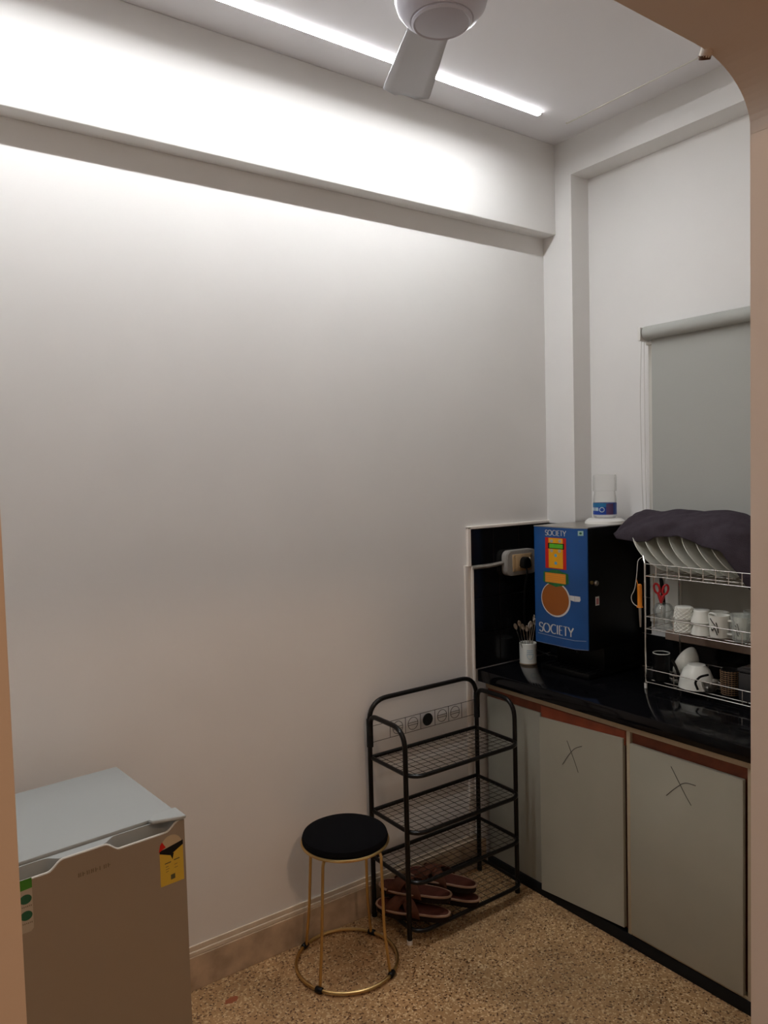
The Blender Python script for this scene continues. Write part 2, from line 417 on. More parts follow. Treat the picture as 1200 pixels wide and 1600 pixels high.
fc = Vector((-1.43, -1.01, 0))
fan = thing('ceiling_fan', 'grey-white ceiling fan with round motor hub hanging from the ceiling', 'fan', (fc.x, fc.y, ZC+.028))
obj('canopy', lathe(nb(), [(0, 3.102), (.055, 3.10), (.058, 3.08), (.03, 3.04), (.014, 3.03), (0, 3.03)], fc), 'fan', fan)
obj('down_rod', tube(nb(), [(fc.x, fc.y, 3.04), (fc.x, fc.y, 2.78)], .011, 14), 'fan', fan)
obj('motor_housing', lathe(nb(), [(0, 2.80), (.03, 2.80), (.045, 2.79), (.085, 2.785), (.104, 2.772), (.106, 2.742), (.100, 2.722), (.086, 2.704), (.072, 2.694), (0, 2.694)], fc, 56), 'fan', fan)
obj('bottom_cap', lathe(nb(), [(0, 2.70), (.068, 2.697), (.0685, 2.690), (.064, 2.686), (.060, 2.688), (.056, 2.687), (.03, 2.683), (0, 2.682)], fc, 56), 'fan', fan)
for a in (-57, 63, 183):
    t = math.radians(a); u = Vector((math.cos(t), math.sin(t), 0)); v = Vector((-math.sin(t), math.cos(t), 0))
    bm = nb(); N = 16; rows = []
    for i in range(N+1):
        s = i/N; r = .135+s*.325; hw = .050+.018*s
        if s > .92: hw *= math.sqrt(max(.15, 1-((s-.92)/.08)**2*.8))
        row = []
        for k in range(7):
            q = -1+2*k/6; z = 2.748+.16*q*hw+.006*(1-q*q)
            row.append(bm.verts.new(fc+u*r+v*(q*hw)+Vector((0, 0, z))))
        rows.append(row)
    for p_, q_ in zip(rows, rows[1:]):
        for k in range(6): bm.faces.new((p_[k], p_[k+1], q_[k+1], q_[k]))
    o = obj('blade', bm, 'fanblade', fan)
    sm = o.modifiers.new('thickness', 'SOLIDIFY'); sm.thickness = .003
    bm = nb(); about = fc
    f = lambda uu, vv, tt: fc+u*uu+v*vv+Vector((0, 0, tt))
    prism(bm, [(.07, -.022), (.13, -.030), (.19, -.034), (.19, .034), (.13, .030), (.07, .022)], f, 2.757, 2.761)
    obj('blade_arm', bm, 'fan', o)

# lamp of the hall (behind the camera)
hl = thing('ceiling_lamp', 'round warm ceiling lamp of the hall in front of the kitchen opening', 'lamp', (-1.75, -2.95, ZC))
obj('base', lathe(nb(), [(0, ZC), (.20, ZC), (.205, ZC-.03), (.19, ZC-.035), (0, ZC-.035)], (-1.75, -2.95, 0), 40), 'bone', hl)
obj('lamp_shade', lathe(nb(), [(.18, ZC-.035), (.185, ZC-.06), (.15, ZC-.10), (.08, ZC-.12), (0, ZC-.125)], (-1.75, -2.95, 0), 40), 'lamp', hl)

# peg on the edge of the opening
pg = thing('wall_peg', 'small white peg with a brown end at the top edge of the opening', 'peg', (-1.512, -1.695, 2.292))
obj('peg_stem', tube(nb(), [(-1.506, -1.702, 2.300), (-1.502, -1.694, 2.290)], .009, 14), 'plaster', pg)
obj('peg_end', tube(nb(), [(-1.502, -1.694, 2.291), (-1.500, -1.692, 2.286)], .0098, 14, radii=[.0098, .0085]), 'wood', pg).data.materials[0] = mat('brown_rubber', (.10, .045, .02), .6)

# ================================================================== FRIDGE
fr = thing('mini_fridge', 'silver-grey single-door mini fridge with yellow energy label by the back wall', 'fridge', (-1.945, -.537, 0), math.radians(4.4))
# local frame: x from 0 (right side) to -.47, y from 0 (front of the body) back to +.41
FW, FD, FH, DT = .475, .405, .85, .034
obj('cabinet_body', box(nb(), -FW, 0, .006, FD, .02, FH-.002, .006), 'fridge', fr, local=True)
obj('top_panel', box(nb(), -FW-.001, .001, .004, FD+.001, FH-.016, FH, .004), 'fridge', fr, local=True)
obj('gasket', box(nb(), -FW+.008, -.008, -.006, .006, .03, FH-.012), 'gasket', fr, False, local=True)
def scoop(x, deep, flat=0):   # x: 0..-FW ; two hand recesses in the door's upper edge
    def bump(a, b, s):
        if x > a or x < b: return 0
        t = min((a-x)/s, (x-b)/s, 1); return .5-.5*math.cos(PI*t)
    return deep*(bump(-.012, -.195, .035)+bump(-.285, -.463, .035))
xs = [-FW*i/80 for i in range(81)]
dy0, dy1 = -.006-DT, -.006
door = obj('door', prism(nb(), [(0, .028), (-FW, .028)]+[(x, FH-.006-scoop(x, .020)) for x in xs[::-1]], lambda u, v, t: (u, t, v), dy0, dy0+.010), 'fridgedoor', fr, local=True)
dr = obj('door_core', box(nb(), -FW, 0, dy0+.010, dy1, .028, FH-.036, .001), 'fridgedark', door, local=True)
bm = nb()
prism(bm, [(x, dy1) for x in (0, -FW)]+[(x, max(dy0+.009, dy0+.009+scoop(x, .022)-.0)) for x in xs[::-1]], lambda u, v, t: (u, v, t), FH-.037, FH-.005)
obj('handle_recess', bm, 'fridge', door, local=True)
bm = nb(); tube(bm, [(x, dy0+.004, FH-.0055-scoop(x, .020)) for x in xs], .0028, 8); obj('trim_lip', bm, 'lip', door, local=True)
bm = nb(); prism(bm, [(.001, -.062), (-.012, -.060), (-.075, -.030), (-.080, -.012), (-.060, .015), (-.01, .022), (.001, .02)], lambda u, v, t: (u, v*.72-.006, t), FH, FH+.009)
bmesh.ops.bevel(bm, geom=bm.edges[:], offset=.002, segments=1, affect='EDGES')
obj('hinge_cover', bm, 'fridge', fr, local=True)
for x in (-.04, -FW+.04): obj('foot', lathe(nb(), [(0, 0), (.018, 0), (.018, .02), (0, .02)], (x, .04, 0), 16), 'black', fr, local=True)
# energy label, upper right of the door
F = lambda t: (lambda u, v: (u, dy0-.0004-t, v))
def flat(bm, poly, fn): bm.faces.new([bm.verts.new(fn(u, v)) for u, v in poly]); return bm
lx0, lx1 = -.066, -.006
lab = obj('energy_label', flat(nb(), [(lx0, .697), (lx1, .697), (lx1, .785), (lx0, .785)], F(0)), 'label_y', door, False, local=True)
obj('label_arch', flat(nb(), [((lx0+lx1)/2+.029*math.cos(math.radians(a)), .783+.034*math.sin(math.radians(a))) for a in range(0, 181, 12)], F(.0001)), 'label_w', door, False, local=True)
bm = flat(nb(), [(lx0, .779), ((lx0+lx1)/2-.004, .768), (lx1, .785), (lx1, .796), (lx0+.012, .787), (lx0, .786)], F(.0003)); flat(bm, [(-.040, .770), (-.030, .772), (-.034, .756)], F(.0003)); obj('label_dial', bm, 'blackmatte', door, False, local=True)
obj('label_red', flat(nb(), [(lx0-.002, .783), (lx0+.002, .800), (lx0+.007, .806), (lx0+.016, .791)], F(.0004)), 'red', door, False, local=True)
bm = nb()
for (a, b_, c, d) in ((-.054, -.038, .749, .7515), (-.031, -.016, .752, .7545), (-.052, -.045, .741, .7425), (-.052, -.043, .735, .7362), (-.052, -.045, .729, .7302), (-.030, -.022, .741, .7422), (-.030, -.021, .733, .7342), (-.040, -.029, .707, .719)):
    flat(bm, [(a, c), (b_, c+.001), (b_, d+.001), (a, d)], F(.0003))
obj('label_print', bm, 'dkgreen', door, False, local=True).data.materials[0] = mat('label_text', (.09, .09, .04), .6)
# upper left sticker
sx0, sx1 = -.416, -.353
obj('feature_label', flat(nb(), [(sx0, .718), (sx0+.004, .712), (sx1-.006, .712), (sx1, .718), (sx1, .828), (sx0, .828)], F(0)), 'label_p', door, False, local=True)
obj('label_header', flat(nb(), [(sx0, .803), (sx1, .807), (sx1, .829), (sx0, .829)], F(.0002)), 'midgreen', door, False, local=True)
bm = nb()
for z in (.785, .749): flat(bm, [(-.367+.0125*math.cos(a*PI/8), z+.0105*math.sin(a*PI/8)) for a in range(16)], F(.0003)); flat(bm, [(-.399+.0125*math.cos(a*PI/8), z+.0105*math.sin(a*PI/8)) for a in range(16)], F(.0003))
obj('label_badge', bm, 'dkgreen', door, False, local=True)
for z in (.767, .730):
    bm = nb()
    for k in range(7): flat(bm, [(-.379+.0036*k, z+.0012*(k % 2)), (-.3770+.0036*k, z), (-.3770+.0036*k, z+.0035), (-.379+.0036*k, z+.0035)], F(.0003))
    obj('label_print', bm, 'badge', door, False, local=True)
# maker's badge, too worn to read
bm = nb(); random.seed(3)
for k in range(8):
    u = -.256+.0095*k
    box(bm, u, u+.0022, dy0-.0012, dy0, .792, .8015, .0003, 1)
    if k in (1, 3, 4, 7): box(bm, u+.0022, u+.0058, dy0-.0012, dy0, .7965, .7980)
    if k in (0, 2, 3, 6): box(bm, u+.0045, u+.0063, dy0-.0012, dy0, .792, .8015, .0003, 1)
obj('maker_badge', bm, 'badge', door, local=True)

# ================================================================== STOOL
st = thing('round_stool', 'black velvet round stool with gold wire legs and ring base', 'stool', (-1.245, -.193, 0))
sx, sy = -1.238, -.188
obj('seat', lathe(nb(), [(0, .425), (.138, .425), (.146, .430), (.148, .440), (.144, .452), (.13, .459), (.09, .463), (0, .464)], (sx, sy, 0), 56), 'velvet', st)
b = nb(); tube(b, [(sx+.1475*math.cos(a*PI/32), sy+.1475*math.sin(a*PI/32), .4255) for a in range(64)], .0052, 8, True); obj('seat_ring', b, 'gold', st)
bx, by = -1.250, -.197
b = nb(); tube(b, [(bx+.174*math.cos(a*PI/32), by+.174*math.sin(a*PI/32), .011) for a in range(64)], .0058, 8, True); obj('base_ring', b, 'gold', st)
for a in (26, 116, 206, 296):
    t = math.radians(a); c, s = math.cos(t), math.sin(t)
    pts = fillet([(sx+.095*c, sy+.095*s, .415), (sx+.140*c, sy+.140*s, .415), (bx+.150*c, by+.150*s, .16), (bx+.168*c, by+.168*s, .016)], .03, 6)
    lg = obj('leg', tube(nb(), pts, .0052, 10), 'gold', st)
    q = Vector((bx+.174*c, by+.174*s, .011)); tn = Vector((-s, c, 0))
    obj('foot_clip', tube(nb(), [q-tn*.013, q-tn*.010, q+tn*.010, q+tn*.013], .0105, 10, radii=[.0085, .0105, .0105, .0085]), 'black', lg)

# ================================================================== SHOE RACK
rk = thing('shoe_rack', 'black tubular metal shoe rack with four wire mesh shelves beside the cabinet', 'rack', (-.75, -.15, 0))
xl_, xr_, yb, yf = -1.018, -.478, -.030, -.250
R1 = .0092
for x in (xl_, xr_):
    pts = fillet([(x, yf, .012), (x, yf, .775), (x, yb-.008, .775), (x, yb-.008, .70)], .075, 8)
    o = obj('side_frame', tube(nb(), pts, R1, 12), 'tube', rk)
    obj('foot_cap', tube(nb(), [(x, yf, 0), (x, yf, .016)], .0100, 12), 'bone' if x < -.9 else 'blackmatte', o)
b = nb(); tube(b, fillet([(xl_, yb, .012), (xl_, yb, .828), (xr_, yb, .828), (xr_, yb, .012)], .085, 9), R1, 12)
bf = obj('back_frame', b, 'tube', rk)
for x in (xl_, xr_): 
    obj('foot_cap', tube(nb(), [(x, yb, 0), (x, yb, .016)], .0100, 12), 'blackmatte', bf)
    obj('connector', tube(nb(), [(x, yb-.002, .655), (x, yb-.002, .76)], .0125, 12), 'blackmatte', bf)
# decorative wire panel with rings
b = nb(); W = .0011; yy = yb
for z in (.730, .668): tube(b, [(xl_, yy, z), (xr_, yy, z)], W, 5)
cxs = [-.886, -.812, -.738, -.664, -.596]
for x in [(-.923)]+[(a+c)/2 for a, c in zip(cxs, cxs[1:])]+[-.560]: tube(b, [(x, yy, .730), (x, yy, .668)], W, 5)
for i, x in enumerate(cxs):
    if i == 2: continue
    tube(b, [(x+.024*math.cos(a*PI/12), yy, .699+.024*math.sin(a*PI/12)) for a in range(24)], W, 5, True)
    tube(b, [(x-.024, yy, .703), (x+.024, yy, .703)], W, 5)
    tube(b, [(x-.024, yy, .694), (x+.024, yy, .694)], W, 5)
dw = obj('decorative_wire_panel', b, 'tube', bf)
b = nb(); lathe(b, [(0, -.002), (.024, -.002), (.025, 0), (.024, .002), (0, .002)], seg=28, mx=Matrix.Translation((cxs[2], yy, .699)) @ Matrix.Rotation(PI/2, 4, 'X')); obj('disc', b, 'blackmatte', dw)
for z, front in ((.612, -.288), (.408, -.288), (.228, -.288), (.055, -.292)):
    b = nb()
    loop = fillet([(xl_+.004, yb+.002, z), (xl_+.004, front, z), (xr_-.004, front, z), (xr_-.004, yb+.002, z)], .062, 8)
    loop = [Vector(p) for p in loop]
    tube(b, loop+[loop[0]], .0078, 10)
    s_ = obj('shelf_frame', b, 'tube', rk)
    b = nb(); n = 15
    for i in range(1, n):
        x = xl_+(xr_-xl_)*i/n; e = front if min(x-xl_, xr_-x) > .045 else front+.018
        tube(b, [(x, yb, z), (x, e, z)], .0010, 5)
    for i in range(1, 9):
        y = yb+(front-yb)*i/9; ins = .0 if i < 8 else .018
        tube(b, [(xl_+ins, y, z+.0018), (xr_-ins, y, z+.0018)], .0010, 5)
    obj('wire_mesh', b, 'tube', s_)

# ================================================================== SLIPPERS
def outline(L, wt, wh, k=0, n=40):
    pts = []
    for i in range(n):
        a = 2*PI*i/n; c, s = math.cos(a), math.sin(a)
        x = L/2*(abs(c)**.85)*(1 if c > 0 else -1)
        t = (x/L+.5)        # 0 heel, 1 toe
        wdt = wh+(wt-wh)*(.5-.5*math.cos(PI*min(1, t*1.25)))-.006*math.exp(-((t-.38)/.15)**2)
        y = wdt*(abs(s)**.75)*(1 if s > 0 else -1)+k*.006*math.sin(PI*t)
        pts.append((x, y))
    return pts
def make_slipper(label, loc, rz):
    t = thing('slipper', label, 'slipper', loc, rz, 'brown slippers piled on the bottom shelf of the shoe rack')
    f = lambda u, v, w_: (u, v, w_+.010*max(0, (u/.28)-.15))
    bm = prism(nb(), outline(.272, .047, .036), f, 0, .022); bmesh.ops.bevel(bm, geom=[e for e in bm.edges], offset=.003, segments=2, affect='EDGES'); obj('sole', bm, 'sole', t, local=True)
    o = outline(.274, .048, .037); bm = nb(); tube(bm, [f(u, v, .0245) for u, v in o], .0045, 8, True); obj('rim', bm, 'rim', t, local=True)
    bm = prism(nb(), outline(.266, .045, .034), f, .020, .0285); obj('footbed', bm, 'brown', t, local=True)
    for sgn in (-1, 1):
        bm = nb(); rows = []; N = 14
        for i in range(N+1):
            s = i/N; y = sgn*(-.047+.094*s); xc = -.012+.085*s; h = .027+.042*math.sin(PI*s)**.7
            if s < .001 or s > .999: h = .018
            rows.append([bm.verts.new((xc+q, y, h+.002*sgn-abs(q)*.12)) for q in (-.026, -.012, .0, .012, .026)])
        for p_, q_ in zip(rows, rows[1:]):
            for k in range(4): bm.faces.new((p_[k], p_[k+1], q_[k+1], q_[k]))
        so = obj('strap', bm, 'strap', t, local=True); md = so.modifiers.new('thickness', 'SOLIDIFY'); md.thickness = .003
    return t
s0 = make_slipper('brown cross-strap slipper with beige rim on top of the left pile of the rack', (-.930, -.172, .112), math.radians(125))
dup(s0, (-.960, -.196, .062), math.radians(127), 'dark brown slipper flattened beneath another at the left of the rack')
dup(s0, (-.800, -.172, .112), math.radians(118), 'brown slipper with beige rim on top of the right pile of the rack')
dup(s0, (-.802, -.186, .062), math.radians(121), 'dark brown slipper beneath another in the right pile of the rack')

# ================================================================== SOCKET BOX AND PLUG
sb = thing('socket_box', 'grey metal switch box with beige socket on the black tiles', 'socket', (-.21, -.011, 1.28))
b = nb(); f = lambda u, v, t: (u, t, v)
def rrect(cx, cz, w_, h_, r, n=6):
    P = []
    for sx_, sz_, a0 in ((1, 1, 0), (-1, 1, 90), (-1, -1, 180), (1, -1, 270)):
        for i in range(n+1):
            a = math.radians(a0+90*i/n); P.append((cx+sx_*(w_/2-r)+r*math.cos(a), cz+sz_*(h_/2-r)+r*math.sin(a)))
    return P
prism(b, rrect(-.208, 1.279, .182, .108, .028), f, -.040, -.011); obj('metal_box', b, 'box', sb)
b = nb(); prism(b, rrect(-.208, 1.279, .176, .102, .026), f, -.043, -.040); obj('front_plate', b, 'box', sb)
sk = obj('socket_plate', box(nb(), -.268, -.152, -.048, -.043, 1.243, 1.316, .002), 'socket', sb)
for x, z in ((-.260, 1.308), (-.260, 1.251), (-.160, 1.308), (-.160, 1.251)): obj('screw', tube(nb(), [(x, -.0475, z), (x, -.0495, z)], .003, 8), 'steel', sk)
obj('rocker_switch', box(nb(), -.182, -.167, -.054, -.048, 1.268, 1.296, .002), 'bone', sk)
b = nb(); box(b, -.249, -.192, -.0495, -.048, 1.25, 1.31, .001); obj('socket_face', b, 'socket', sk)
pl = thing('power_plug', 'black three-pin plug in the socket on the tiles', 'plug', (-.213, -.050, 1.28))
b = nb(); prism(b, [(-.236, 1.262), (-.232, 1.290), (-.222, 1.304), (-.204, 1.304), (-.194, 1.290), (-.190, 1.262), (-.20, 1.256), (-.226, 1.256)], f, -.083, -.0498)
bmesh.ops.bevel(b, geom=b.edges[:], offset=.004, segments=2, affect='EDGES'); obj('plug_body', b, 'black', pl)
b = nb(); tube(b, fillet([(-.213, -.072, 1.262), (-.213, -.076, 1.235), (-.205, -.05, 1.16), (-.19, -.03, 1.02), (-.17, -.03, .93), (-.12, -.06, .87), (-.06, -.14, .853)], .05), .0038, 8); obj('power_cord', b, 'black', pl)

# ================================================================== TEA VENDING MACHINE
vm = thing('tea_vending_machine', 'black tea vending machine with blue SOCIETY front panel on the worktop', 'vending machine', (-.08, -.30, .848))
VY0, VY1, VX0, VX1, VZ0, VZ1 = -.172, -.424, -.262, .096, .960, 1.447
ch = (-.238, -.424); cy = -.380       # chamfered right front corner
f = lambda u, v, t: (u, v, t)
body = [(VX0, VY0), (VX0, cy), ch, (VX1, VY1), (VX1, VY0)]
b = nb(); prism(b, body, f, VZ0, VZ1-.004); obj('body', b, 'black', vm)
b = nb(); prism(b, [(VX0-.006, VY0+.003), (VX0-.006, cy), (ch[0]-.004, VY1-.003), (VX1, VY1-.003), (VX1, VY0+.003)], f, VZ1-.004, VZ1); obj('top_plate', b, 'steel', vm)
b = nb(); box(b, -.145, VX1, VY1+.002, VY0-.002, .868, .962, .002); obj('lower_body', b, 'black', vm)
b = nb(); box(b, VX0+.02, VX1, VY1, VY0, .848, .870, .004); dt = obj('drip_tray', b, 'black', vm)
b = nb()
for i in range(9): box(b, -.235, -.155, VY0-.02-.026*i, VY0-.030-.026*i, .870, .873, .0008, 1)
obj('tray_grille', b, 'steel', dt).data.materials[0] = M['black']
for y in (-.25, -.34): 
    b = nb(); tube(b, [(-.20, y, .962), (-.20, y, .935)], .009, 12); obj('nozzle', b, 'black', vm)
X = VX0-.0068
panel = [(VX0, VY0+.001), (VX0-.006, VY0+.001), (VX0-.006, cy), (ch[0]-.005, VY1), (ch[0], VY1), (VX0, cy)]
b = nb(); prism(b, panel, f, .966, 1.4425); fp = obj('front_panel', b, 'blue', vm)
b = nb(); tube(b, [(X+.001, VY0, .9665), (X+.001, cy, .9665), (ch[0]-.005, VY1, .9665)], .0013, 5); obj('panel_edge', b, 'lightblue', fp).data.materials[0] = mat('panel_edge_grey', (.10, .14, .26), .4)
def G(k): return lambda u, v: (X-.0003*k, u, v)
def rect(bm, y0, y1, z0, z1, k): return flat(bm, [(y0, z0), (y1, z0), (y1, z1), (y0, z1)], G(k))
def disc(bm, y, z, ry, rz, k, a0=0, a1=360, n=36): return flat(bm, [(y+ry*math.cos(math.radians(a0+(a1-a0)*i/n)), z+rz*math.sin(math.radians(a0+(a1-a0)*i/n))) for i in range(n if a1-a0 == 360 else n+1)], G(k))
b = nb(); lettering(b, 'SOCIETY', -.232, -.342, 1.410, 1.432, G(1), (.075, .035)); obj('lettering', b, 'cream2', fp, False)
b = nb(); lettering(b, 'SOCIETY', -.192, -.374, 1.012, 1.050, G(1), (.078, .030)); obj('lettering', b, 'cream2', fp, False)
b = rect(nb(), -.232, -.341, 1.277, 1.402, 1); gd = obj('machine_drawing', b, 'red', fp, False)
b = rect(nb(), -.250, -.324, 1.280, 1.400, 2); obj('drawing_face', b, 'yellow', gd, False)
b = rect(nb(), -.247, -.331, 1.357, 1.380, 3); obj('drawing_display_frame', b, 'blackmatte', gd, False)
b = rect(nb(), -.254, -.325, 1.360, 1.377, 4); obj('drawing_display', b, 'green', gd, False)
M['print_grey'] = mat('print_grey', (.38, .36, .30), .5)
for y, z in ((-.266, 1.388), (-.309, 1.390), (-.266, 1.349), (-.307, 1.350)): obj('drawing_button', disc(nb(), y, z, .0075, .0065, 3), 'print_grey', gd, False)
for z in (1.331, 1.300): obj('drawing_dot', disc(nb(), -.287, z, .0075, .0065, 3), 'lightblue', gd, False)
b = nb(); flat(b, [(-.218, 1.222), (-.222, 1.262), (-.250, 1.263), (-.262, 1.272), (-.300, 1.274), (-.325, 1.266), (-.350, 1.262), (-.353, 1.224), (-.330, 1.214), (-.286, 1.204), (-.245, 1.214)], G(3)); obj('leaf_drawing', b, 'leaf', fp, False)
b = rect(nb(), -.230, -.338, 1.220, 1.259, 4); pk = obj('tea_pack_drawing', b, 'orange', fp, False)
b = nb()
for z in (1.226, 1.234, 1.242, 1.250): flat(b, [(-.236, z), (-.332, z-.001), (-.332, z+.0012), (-.236, z+.0022)], G(5))
obj('pack_lines', b, 'yellow', pk, False)
b = disc(nb(), -.283, 1.153, .077, .071, 1); obj('cup_drawing', b, 'cream2', fp, False)
b = disc(nb(), -.281, 1.154, .071, .066, 2); obj('tea_drawing', b, 'tea', fp, False)
b = nb(); flat(b, [(-.355, 1.160), (-.380, 1.156), (-.380, 1.178), (-.355, 1.178)], G(1)); nrm = Vector((cy-VY1, 0, 0))
def CH(s, z, k=1):   # point on the chamfer, s 0..1 across
    p = Vector((VX0-.006, cy, z)).lerp(Vector((ch[0]-.005, VY1, z)), s); n_ = Vector((-.044, -.024, 0)).normalized()
    return p+n_*.0004*k
flat(b, [(0, 1.156), (.38, 1.156), (.45, 1.163), (.42, 1.176), (0, 1.178)], lambda s, z: CH(s, z))
obj('cup_handle_drawing', b, 'cream2', fp, False)
b = nb(); flat(b, [(-.186, 1.0045), (-.28, 1.0015), (-.380, 1.0020), (-.380, 1.0000), (-.28, .9995), (-.186, 1.0025)], G(1)); flat(b, [(0, 1.0000), (.85, 1.001), (.85, 1.003), (0, 1.0020)], lambda s, z: CH(s, z)); obj('panel_line', b, 'lightblue', fp, False).data.materials[0] = mat('line_pale', (.30, .36, .50), .5)
b = flat(nb(), [(.30, 1.415), (.72, 1.415), (.72, 1.434), (.30, 1.434)], lambda s, z: CH(s, z)); vg = obj('green_dot_mark', b, 'cream2', fp, False); vg.data.materials[0] = mat('mark_pale', (.35, .55, .50), .5)
b = flat(nb(), [(.51+.10*math.cos(a*PI/6), 1.4245+.0045*math.sin(a*PI/6)) for a in range(12)], lambda s, z: CH(s, z, 2)); obj('mark_dot', b, 'dkgreen', vg, False)
# lock and small sticker on the side
b = nb(); lathe(b, [(0, 0), (.011, 0), (.011, .006), (.008, .010), (0, .010)], mx=Matrix.Translation((-.196, VY1, 1.226)) @ Matrix.Rotation(PI/2, 4, 'X'), seg=20); obj('lock', b, 'steel', vm)
b = nb(); lathe(b, [(0, 0), (.007, 0), (.007, .006), (0, .006)], mx=Matrix.Translation((-.222, VY1, 1.231)) @ Matrix.Rotation(PI/2, 4, 'X'), seg=20); obj('lock', b, 'gold', vm)
b = nb(); box(b, -.198, -.176, VY1-.001, VY1, 1.137, 1.172); o = obj('side_label', b, 'bone', vm); 
b = nb(); box(b, -.194, -.180, VY1-.0015, VY1, 1.141, 1.165); obj('label_center', b, 'pink', o)

# bottle on its white seat
bs = thing('bottle_seat', 'white plastic disc on top of the tea vending machine', 'base', (-.0, -.318, VZ1))
obj('disc', lathe(nb(), [(0, VZ1), (.082, VZ1), (.080, VZ1+.010), (.066, VZ1+.020), (.0, VZ1+.022)], (0, -.318, 0), 40), 'bone', bs)
bt = thing('water_bottle', 'clear plastic water bottle with blue label on the white disc', 'bottle', (0, -.318, VZ1+.022))
z0 = VZ1+.0225; prof = [(0, 0), (.042, 0), (.047, .006), (.047, .075), (.046, .085), (.043, .105), (.0425, .110)]
z = .114
prof += [(.048, .112)]
while z < .168: prof += [(.048, z), (.0462, z+.003), (.048, z+.006)]; z += .009
prof += [(.046, .178), (0, .180)]
obj('bottle_body', lathe(nb(), [(r, z0+z_) for r, z_ in prof], (0, -.318, 0), 40), 'pet', bt)
def arcband(a0, a1, z0_, z1_, r, n=24):
    bm = nb(); rows = []
    for i in range(n+1):
        a = math.radians(a0+(a1-a0)*i/n); rows.append([bm.verts.new((r*math.cos(a), -.318+r*math.sin(a), zz)) for zz in (z0_, z1_)])
    for p_, q_ in zip(rows, rows[1:]): bm.faces.new((p_[0], q_[0], q_[1], p_[1]))
    return bm
lbz0, lbz1 = z0+.014, z0+.062
lb = obj('label', arcband(0, 360, lbz0, lbz1, .0476, 48), 'bottle_blue', bt)
obj('label_band', arcband(120, 235, lbz1-.016, lbz1, .0479), 'bottle_teal', lb)
obj('label_panel', arcband(225, 262, lbz0, lbz1-.002, .0480), 'plum', lb)
b = nb()
for a0, a1, zz0, zz1 in ((140, 162, .030, .044), (166, 186, .030, .044)):
    bb = arcband(a0, a1, z0+zz0, z0+zz1, .0482, 8); me_ = bpy.data.meshes.new('t'); bb.to_mesh(me_); bb.free(); b.from_mesh(me_)
a_c = math.radians(204)
pts = []
for i in range(24):
    t = i*PI/12; aa = a_c+.20*math.cos(t); pts.append((.0485*math.cos(aa), -.318+.0485*math.sin(aa), z0+.035+.009*math.sin(t)))
tube(b, pts, .0017, 5, True); obj('label_print', b, 'lightblue', lb).data.materials[0] = mat('bottle_print', (.42, .52, .58), .5)

# ================================================================== SPOON MUG
mg = thing('cutlery_mug', 'white mug with blue badge on the worktop between tiles and tea machine', 'mug', (-.222, -.080, .848))
mc = (-.222, -.082, .848)
obj('mug_body', lathe(nb(), [(0, 0), (.033, 0), (.036, .004), (.037, .088), (.0355, .090), (.034, .088), (.033, .008), (0, .006)], mc, 36), 'white', mg)
obj('mug_foot', lathe(nb(), [(.0335, -.0005), (.0365, -.0005), (.0372, .004), (.0365, .005)], mc, 36), 'wood', mg)
b = nb(); a_c = math.radians(237)
for rr_, hh in ((.36, .021),):
    tube(b, [(mc[0]+.0374*math.cos(a_c+rr_*math.cos(i*PI/12)), mc[1]+.0374*math.sin(a_c+rr_*math.cos(i*PI/12)), .848+.046+hh*math.sin(i*PI/12)) for i in range(12, 25)], .0006, 4)
for zz in (.046, .054, .062): tube(b, [(mc[0]+.0374*math.cos(a_c+t), mc[1]+.0374*math.sin(a_c+t), .848+zz) for t in (-.36, -.2, 0, .2, .36)], .0007, 4)
obj('mug_badge', b, 'lightblue', mg)
sp = []
spoon_spec = [(-.020, .010, .172, -18, 10, 1), (-.012, -.014, .150, -10, -8, 0), (.004, .014, .158, 4, 12, 1), (.012, -.010, .150, 6, -12, 0), (.020, .004, .165, 14, 4, 1), (-.003, -.002, .140, -3, 2, 0), (.010, .018, .185, 9, 14, 2), (-.022, -.004, .160, -26, -2, 0)]
names = ['leaning furthest left out of the white mug', 'short and upright at the left of the white mug', 'at the centre back of the white mug', 'facing the room at the front of the white mug', 'leaning right in the white mug', 'lowest in the middle of the white mug', 'tallest in the white mug, beside the blue panel', 'with thin handle low at the left rim of the white mug']
for (dx, dy, L_, ax, ay, kind), nm in zip(spoon_spec, names):
    base = Vector((mc[0]+dx*.5, mc[1]+dy*.5, .856)); tip = base+Vector((math.sin(math.radians(ax))*L_*.8, -math.sin(math.radians(ay))*L_*.35, L_*.92))
    t = thing('teaspoon', 'steel teaspoon '+nm, 'spoon', base, 0, 'steel cutlery in the white mug')
    d = (tip-base).normalized()
    b = nb(); tube(b, [base, base.lerp(tip, .8), tip], .0016, 7, radii=[.0022, .0014, .0018]); obj('handle', b, 'steel', t)
    side = d.cross(Vector((.8, .55, 0))).normalized(); bm = nb()
    c_ = tip+d*.014; fr_ = side.cross(d).normalized()
    n = 12; cen = bm.verts.new(c_+fr_*(.004)); ring = [bm.verts.new(c_+d*.015*math.cos(2*PI*i/n)+side*(  .0080 if kind != 2 else .005)*math.sin(2*PI*i/n)) for i in range(n)]
    mid = [bm.verts.new(c_+fr_*.003+d*.009*math.cos(2*PI*i/n)+side*.0045*math.sin(2*PI*i/n)) for i in range(n)]
    for i in range(n):
        j = (i+1) % n; bm.faces.new((ring[i], ring[j], mid[j], mid[i])); bm.faces.new((mid[i], mid[j], cen))
    bo = obj('bowl', bm, 'steel', t); md = bo.modifiers.new('thickness', 'SOLIDIFY'); md.thickness = .0012

